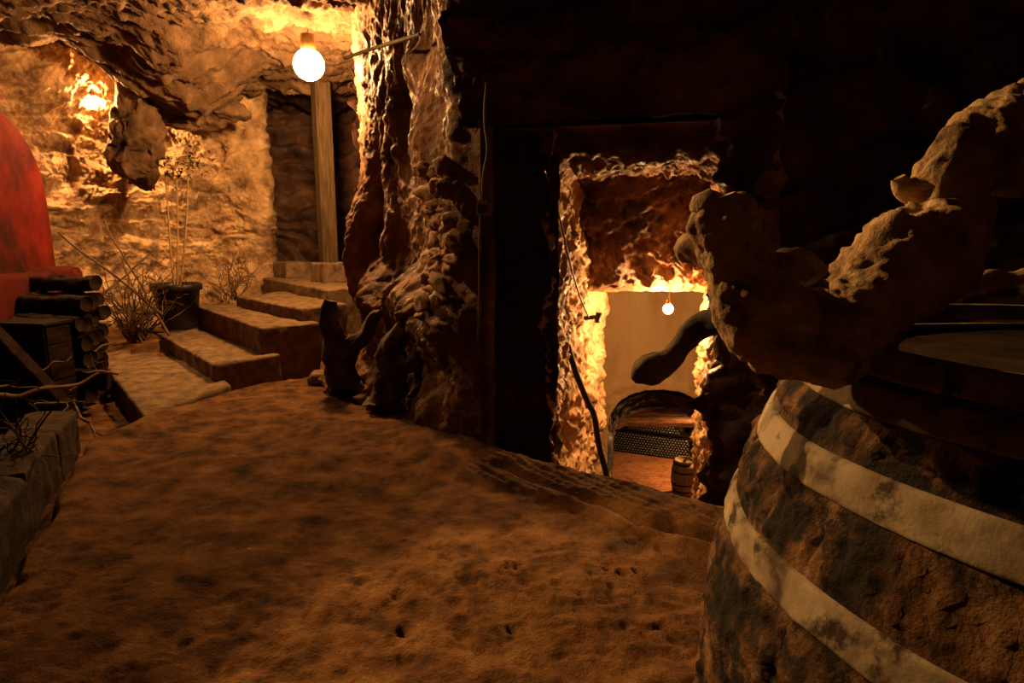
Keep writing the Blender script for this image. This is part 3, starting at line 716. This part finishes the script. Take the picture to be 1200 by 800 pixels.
child('trunk', tube_mesh('trunk', [(-1.398, 5.150, 0.056), (-1.424, 5.200, 0.233), (-1.464, 5.200, 0.449), (-1.511, 5.200, 0.627), (-1.475, 5.200, 0.788)], [.13, .11, .09, .075, .05], 22, .03, .15, 7., wfun=knob), M_BARK, t)
child('branch', tube_mesh('branch', [(-1.426, 5.200, 0.197), (-1.351, 5.250, 0.404), (-1.206, 5.250, 0.476), (-1.157, 5.250, 0.655), (-1.076, 5.200, 0.676)], [.09, .08, .06, .045, .03], 18, .03, .15, 7., wfun=knob), M_BARK, t)
t = thing('vine_stump', (-0.955, 4.781, 0.000), 'squat knobbly vine stump standing right of the forked stump', 'stump')
child('trunk', tube_mesh('trunk', [(-0.974, 4.650, 0.024), (-0.938, 4.720, 0.171), (-0.899, 4.780, 0.323), (-0.923, 4.800, 0.485), (-0.842, 4.800, 0.584), (-0.789, 4.800, 0.650)], [.12, .12, .11, .09, .08, .06], 24, .03, .18, 7., wfun=knob), M_BARK, t)
child('branch', tube_mesh('branch', [(-0.873, 4.750, 0.363), (-0.769, 4.700, 0.328), (-0.705, 4.720, 0.435)], [.08, .06, .04], 16, .03, .18, 7., wfun=knob), M_BARK, t)

# ------------------------------------------------------------------ CABLES AND IRONWORK
pc = [((-0.125, 3.860, 2.425)), ((-0.141, 3.860, 2.215)), ((-0.162, 3.840, 1.978)), ((-0.133, 3.840, 1.813)), ((-0.170, 3.860, 1.670)), ((-0.172, 3.880, 1.520))]
link('electric_cable', tube_mesh('electric_cable', pc, .009, 8), M_CABLE, label='pale cable running down the middle wall pilaster into the junction box', cat='cable')
pc = [((-0.189, 3.900, 1.441)), ((-0.202, 3.920, 1.197)), ((-0.199, 3.920, 0.937)), ((-0.213, 3.930, 0.658))]
link('electric_cable', tube_mesh('electric_cable', pc, .006, 8), M_CABLE, label='thin cable running down from the junction box along the pilaster', cat='cable')
jb = (-0.166, 3.860, 1.479)
t = thing('junction_box', (jb[0], jb[1], jb[2] - .045), 'small square metal junction box on the pilaster of the middle wall', 'junction box', rz=-.5)
link('box', box_mesh('box', (.085, .05, .09), (0, 0, .045), .006), M_BOX, t)
link('cover', box_mesh('cover', (.05, .012, .052), (0, -.028, .045), .004), M_IRON, t)
pc = [((-1.416, 5.750, 2.789)), ((-1.063, 5.300, 2.751)), ((-0.813, 5.000, 2.725)), ((-0.648, 4.800, 2.709))]
link('conduit', tube_mesh('conduit', pc, .014, 8), M_CABLE, label='pale conduit running along the rock from the bright ceiling bulb', cat='conduit')
pc = [((0.203, 4.120, 1.718)), ((0.317, 4.400, 1.464)), ((0.424, 4.700, 1.105)), ((0.535, 5.000, 0.823)), ((0.641, 5.300, 0.634))]
link('passage_cable', tube_mesh('passage_cable', pc, .007, 7), M_IRON, label='thin black cable hanging down the left passage wall to the bracket', cat='cable')
pc = [((0.403, 4.900, 0.595)), ((0.491, 5.000, 0.276)), ((0.617, 5.100, -0.032)), ((0.690, 5.150, -0.163)), ((0.731, 5.200, -0.432)), ((0.818, 5.200, -0.737))]
link('handrail', tube_mesh('handrail', pc, .026, 10, rounds=1), M_IRON, label='dark iron handrail pipe leaning down the lit left passage wall', cat='handrail')
a = (0.634, 5.750, 0.566); c = (0.781, 5.750, 0.581)
t = thing('iron_bracket', a, 'small iron bracket fixed on the lit left passage wall beside the plaster', 'bracket')
child('arm', tube_mesh('arm', [a, c], .02, 8, rounds=0), M_IRON, t)
c2 = (0.787, 5.750, 0.620); c3 = (0.774, 5.750, 0.527)
child('end_plate', tube_mesh('end_plate', [c2, c, c3], .028, 8, rounds=0), M_IRON, t)
a = (0.172, 4.300, 0.966); c = (0.349, 4.750, 0.919)
link('iron_hook', tube_mesh('iron_hook', [a, c], .016, 8, rounds=0), M_IRON, label='dark iron peg across the left edge of the passage opening', cat='hook')
for i, (a_, c_) in enumerate((((2.031, 9.300, -0.738), (2.195, 9.300, -0.070)), ((2.167, 9.300, -0.647), (2.278, 9.300, -0.261)))):
    pass

# ------------------------------------------------------------------ BIG CASK
CX, CY, CR, CZM, CK = 1.28, 1.21, .838, .324, .325
def RZ(z): return CR - CK * (z - CZM) ** 2
cz0 = fz(CX, CY) - .01
t = thing('large_cask', (CX, CY, cz0), 'huge upright old wooden cask with pale flaking hoops at the right', 'cask')
NS = 30; TOP = 1.13
zz = np.arange(-.01, TOP + .001, .011)
for k_ in range(NS):
    a0 = 2 * math.pi * k_ / NS; a1 = 2 * math.pi * (k_ + 1) / NS
    vis = math.cos((a0 + a1) / 2 - math.atan2(-CY, -CX)) > -.25
    na = 15 if vis else 5; zs = zz if vis else zz[::8]
    aa = np.linspace(a0 + .0004, a1 - .0004, na)
    A_, Z_ = np.meshgrid(aa, zs, indexing='ij')
    r = RZ(Z_)
    P = np.stack([CX + r * np.cos(A_), CY + r * np.sin(A_), Z_], -1)
    P3 = P * np.array([1, 1, .55])
    lump = .010 * fbm(P3 * 9 + 3, 3) + .026 * np.maximum(0, fbm(P3 * 17 + 70, 3) - .05) * sstep(-.1, .3, noise(P * 3.2 + 8)) + .005 * ridge(P3 * 30, 2) + .005 * fbm(P * 38, 3)
    edge = sstep(0, .006, np.minimum(A_ - a0, a1 - A_))
    keep = 1.
    for hz0, hz1 in ((1.03, 1.15), (.885, .965), (.665, .75)): keep = keep * (1 - sstep(hz0 - .02, hz0, Z_) * sstep(hz1 + .02, hz1, Z_))
    d = lump * keep - .0016 * (1 - edge)
    P[..., 0] += np.cos(A_) * d; P[..., 1] += np.sin(A_) * d
    # inner face gives the stave its thickness
    Q = P.copy(); Q[..., 0] -= np.cos(A_) * .035; Q[..., 1] -= np.sin(A_) * .035
    n0 = na * len(zs); Fo = grid_faces(na, len(zs)); Fi = Fo[:, ::-1] + n0
    L_ = len(zs); j = np.arange(L_ - 1); i_ = np.arange(na - 1)
    sd = [np.stack([j, j + 1, j + 1 + n0, j + n0], 1), np.stack([j + 1, j, j + n0, j + 1 + n0], 1) + (na - 1) * L_,
          np.stack([i_ * L_ + L_ - 1, (i_ + 1) * L_ + L_ - 1, (i_ + 1) * L_ + L_ - 1 + n0, i_ * L_ + L_ - 1 + n0], 1)]
    PQ = np.concatenate([P.reshape(-1, 3), Q.reshape(-1, 3)])
    child('stave', mesh_np('stave', np.concatenate([PQ, PQ]), np.concatenate([Fo, Fi] + [f + 2 * n0 for f in sd])), M_STAVE, t)
def hoop(z0, z1, out=.006, seed=0):
    a = np.linspace(0, 2 * np.pi, 360, endpoint=False)
    zs = [z0, z0, z0 + .003] + list(np.linspace(z0 + .008, z1 - .008, 8)) + [z1 - .003, z1, z1]
    rr = [-.02, out - .003, out] + [out + .001] * 8 + [out, out - .003, -.02]
    P = np.empty((len(zs), len(a), 3))
    for i_, (z_, o_) in enumerate(zip(zs, rr)):
        r = RZ(z_) + o_; P[i_, :, 0] = CX + r * np.cos(a); P[i_, :, 1] = CY + r * np.sin(a); P[i_, :, 2] = z_
    wob = .004 * noise(P * 5 + seed) + .003 * fbm(P * 22 + seed, 4)
    P[..., 0] += np.cos(a) * wob; P[..., 1] += np.sin(a) * wob; P[..., 2] += .006 * noise(P * 3 + seed + 9)
    child('hoop', mesh_np('hoop', P.reshape(-1, 3), grid_faces(len(zs), len(a), True)), M_HOOP, t)
for i_, (a_, c_) in enumerate(((1.095, 1.14), (1.035, 1.085), (.885, .955), (.672, .743), (.05, .12))): hoop(a_, c_, .007, i_ * 4.)
hd = lathe('head', [(.001, TOP - .05), (RZ(TOP) - .03, TOP - .05), (RZ(TOP) - .03, TOP - .09)], 64, (CX, CY, 0))
child('head', hd, M_WOODDARK, t)  # dark wood puts the shade on the unlit head into its colour

# ------------------------------------------------------------------ GNARLED VINE TRUNK
def vknob(P0, s, a, r):
    g = np.sin(4 * a[None] + 9 * s[:, None] + 2.5 * noise(P0 * 5))
    return .06 * r[:, None] * g + .24 * r[:, None] * fbm(P0 * 8 + 2, 3) + .07 * r[:, None] * ridge(P0 * 16 + 5, 2) + .12 * r[:, None] * np.maximum(0, fbm(P0 * 26, 2)) + .04 * r[:, None] * fbm(P0 * 70, 2) - .05 * r[:, None]
t = thing('gnarled_vine', (0.604, 1.150, 1.093), 'thick gnarled old vine trunk lying bent over the rim of the large cask', 'vine trunk')
vp = [(0.341, 1.100, 1.404), (0.355, 1.100, 1.361), (0.385, 1.110, 1.299), (0.429, 1.120, 1.229), (0.503, 1.130, 1.173), (0.590, 1.150, 1.163), (0.661, 1.170, 1.224), (0.722, 1.190, 1.294), (0.804, 1.220, 1.331), (0.830, 1.240, 1.388), (0.812, 1.250, 1.433), (0.887, 1.270, 1.492), (1.010, 1.300, 1.531), (1.178, 1.360, 1.589), (1.506, 1.500, 1.740)]
vr = [.030, .058, .062, .068, .082, .086, .088, .098, .095, .062, .060, .080, .088, .09, .08]
child('trunk', tube_mesh('trunk', vp, vr, 110, .0045, 0, wfun=vknob, rounds=3), M_VINE, t)
def vbranch(pts, rr, mt=M_VINE, segs=40, nm='branch'):
    child(nm, tube_mesh(nm, pts, rr, segs, .006, 0, wfun=vknob, rounds=3), mt, t)
vbranch([(0.427, 1.140, 1.238), (0.433, 1.250, 1.198), (0.426, 1.330, 1.167), (0.389, 1.360, 1.137), (0.374, 1.380, 1.103), (0.342, 1.380, 1.065), (0.305, 1.380, 1.050), (0.283, 1.380, 1.038), (0.268, 1.380, 1.023)], [.03, .030, .026, .030, .024, .027, .036, .030, .008], M_BARK)
vbranch([(0.399, 1.120, 1.280), (0.359, 1.140, 1.306), (0.334, 1.160, 1.323), (0.321, 1.180, 1.313), (0.321, 1.180, 1.292)], [.04, .032, .032, .03, .014])
vbranch([(0.361, 1.100, 1.361), (0.391, 1.100, 1.387), (0.408, 1.100, 1.392)], [.04, .03, .014])
vbranch([(0.342, 1.100, 1.378), (0.322, 1.100, 1.392), (0.314, 1.100, 1.376)], [.03, .028, .014])
vbranch([(0.447, 1.200, 1.256), (0.543, 1.280, 1.280), (0.604, 1.300, 1.272), (0.643, 1.300, 1.255)], [.04, .040, .030, .012], M_BARK)
vbranch([(0.782, 1.240, 1.422), (0.744, 1.250, 1.427), (0.732, 1.250, 1.449)], [.035, .022, .012])
vbranch([(0.894, 1.300, 1.299), (0.911, 1.340, 1.266), (0.968, 1.360, 1.236), (1.013, 1.360, 1.250), (1.054, 1.360, 1.243), (1.110, 1.360, 1.268)], [.03, .016, .015, .024, .016, .012])
vbranch([(0.886, 1.300, 1.299), (0.946, 1.340, 1.312), (0.989, 1.360, 1.297)], [.03, .014, .008])

# ------------------------------------------------------------------ CELLAR: small cask, bottle rack and bottles
cb = ((3.942, 13.963, -4.650))
t = thing('small_cask', (cb[0], cb[1], ZC + .01), 'small upright wooden cask on the tiled cellar floor below the passage', 'cask')
pr = [(.001, 0), (.20, 0), (.225, .01), (.27, .25), (.285, .42), (.27, .60), (.225, .83), (.205, .83), (.20, .80), (.001, .80)]
link('body', lathe('body', pr, 40), M_CASK, t)
for z_ in (.10, .27, .56, .74):
    r = np.interp(z_, [.01, .25, .42, .6, .83], [.225, .27, .285, .27, .225]); r2 = np.interp(z_ + .04, [.01, .25, .42, .6, .83], [.225, .27, .285, .27, .225])
    link('hoop', lathe('hoop', [(r - .01, z_), (r + .006, z_), (r2 + .006, z_ + .04), (r2 - .01, z_ + .04)], 40), M_IRON, t)
link('tap', tube_mesh('tap', [(.0, 0, .80), (.06, -.02, .86), (.12, -.03, .90)], [.03, .025, .02], 8), M_BRASS, t)
bp_ = [(.001, .012), (.017, .006), (.030, 0), (.037, .006), (.0375, .19), (.030, .215), (.015, .24), (.0135, .30), (.016, .305), (.016, .315), (.001, .315)]
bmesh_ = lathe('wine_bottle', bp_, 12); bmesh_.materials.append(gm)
gd = mat('bottle_base_glint', [(.12, .12, .11), (.22, .22, .20)], 30, .4, 0, spec=.6)  # pale base centre paints a highlight dot on each bottle
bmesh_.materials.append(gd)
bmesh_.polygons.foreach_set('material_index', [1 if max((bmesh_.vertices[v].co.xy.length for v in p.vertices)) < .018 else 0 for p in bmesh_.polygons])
RA = np.array((2.72, 16.95)); RB_ = np.array((4.75, 16.05)); rd = (RB_ - RA) / np.linalg.norm(RB_ - RA); rn = np.array((-rd[1], rd[0]))
rz = math.atan2(rd[1], rd[0])
t = thing('bottle_rack', (*((RA + RB_) / 2 + rn * .14), ZC), 'low dark timber rack holding the stacked bottles in the cellar', 'rack', rz=rz)
LW = float(np.linalg.norm(RB_ - RA)) + .12
SH = .045 + 8 * .0675 + .09
for z_ in (.012, SH): link('shelf', box_mesh('shelf', (LW, .34, .024), (0, 0, z_), .003), M_WOODDARK, t)
for sx in (-1, 1): link('upright', box_mesh('upright', (.05, .34, 1.0), (sx * (LW / 2 + .02), 0, .5), .003), M_WOODDARK, t)
random.seed(3)
ONES = 'first second third fourth fifth sixth seventh eighth ninth tenth eleventh twelfth thirteenth fourteenth fifteenth sixteenth seventeenth eighteenth nineteenth'.split()
def ordinal(n): return ONES[n - 1] if n < 20 else 'twentieth' if n == 20 else 'twenty-' + ONES[n - 21]
LOW = ['bottom row'] + ['%s row up' % ONES[k] for k in range(1, 8)]
UPP = ['lowest row above shelf', 'middle row above shelf', 'topmost row above shelf']
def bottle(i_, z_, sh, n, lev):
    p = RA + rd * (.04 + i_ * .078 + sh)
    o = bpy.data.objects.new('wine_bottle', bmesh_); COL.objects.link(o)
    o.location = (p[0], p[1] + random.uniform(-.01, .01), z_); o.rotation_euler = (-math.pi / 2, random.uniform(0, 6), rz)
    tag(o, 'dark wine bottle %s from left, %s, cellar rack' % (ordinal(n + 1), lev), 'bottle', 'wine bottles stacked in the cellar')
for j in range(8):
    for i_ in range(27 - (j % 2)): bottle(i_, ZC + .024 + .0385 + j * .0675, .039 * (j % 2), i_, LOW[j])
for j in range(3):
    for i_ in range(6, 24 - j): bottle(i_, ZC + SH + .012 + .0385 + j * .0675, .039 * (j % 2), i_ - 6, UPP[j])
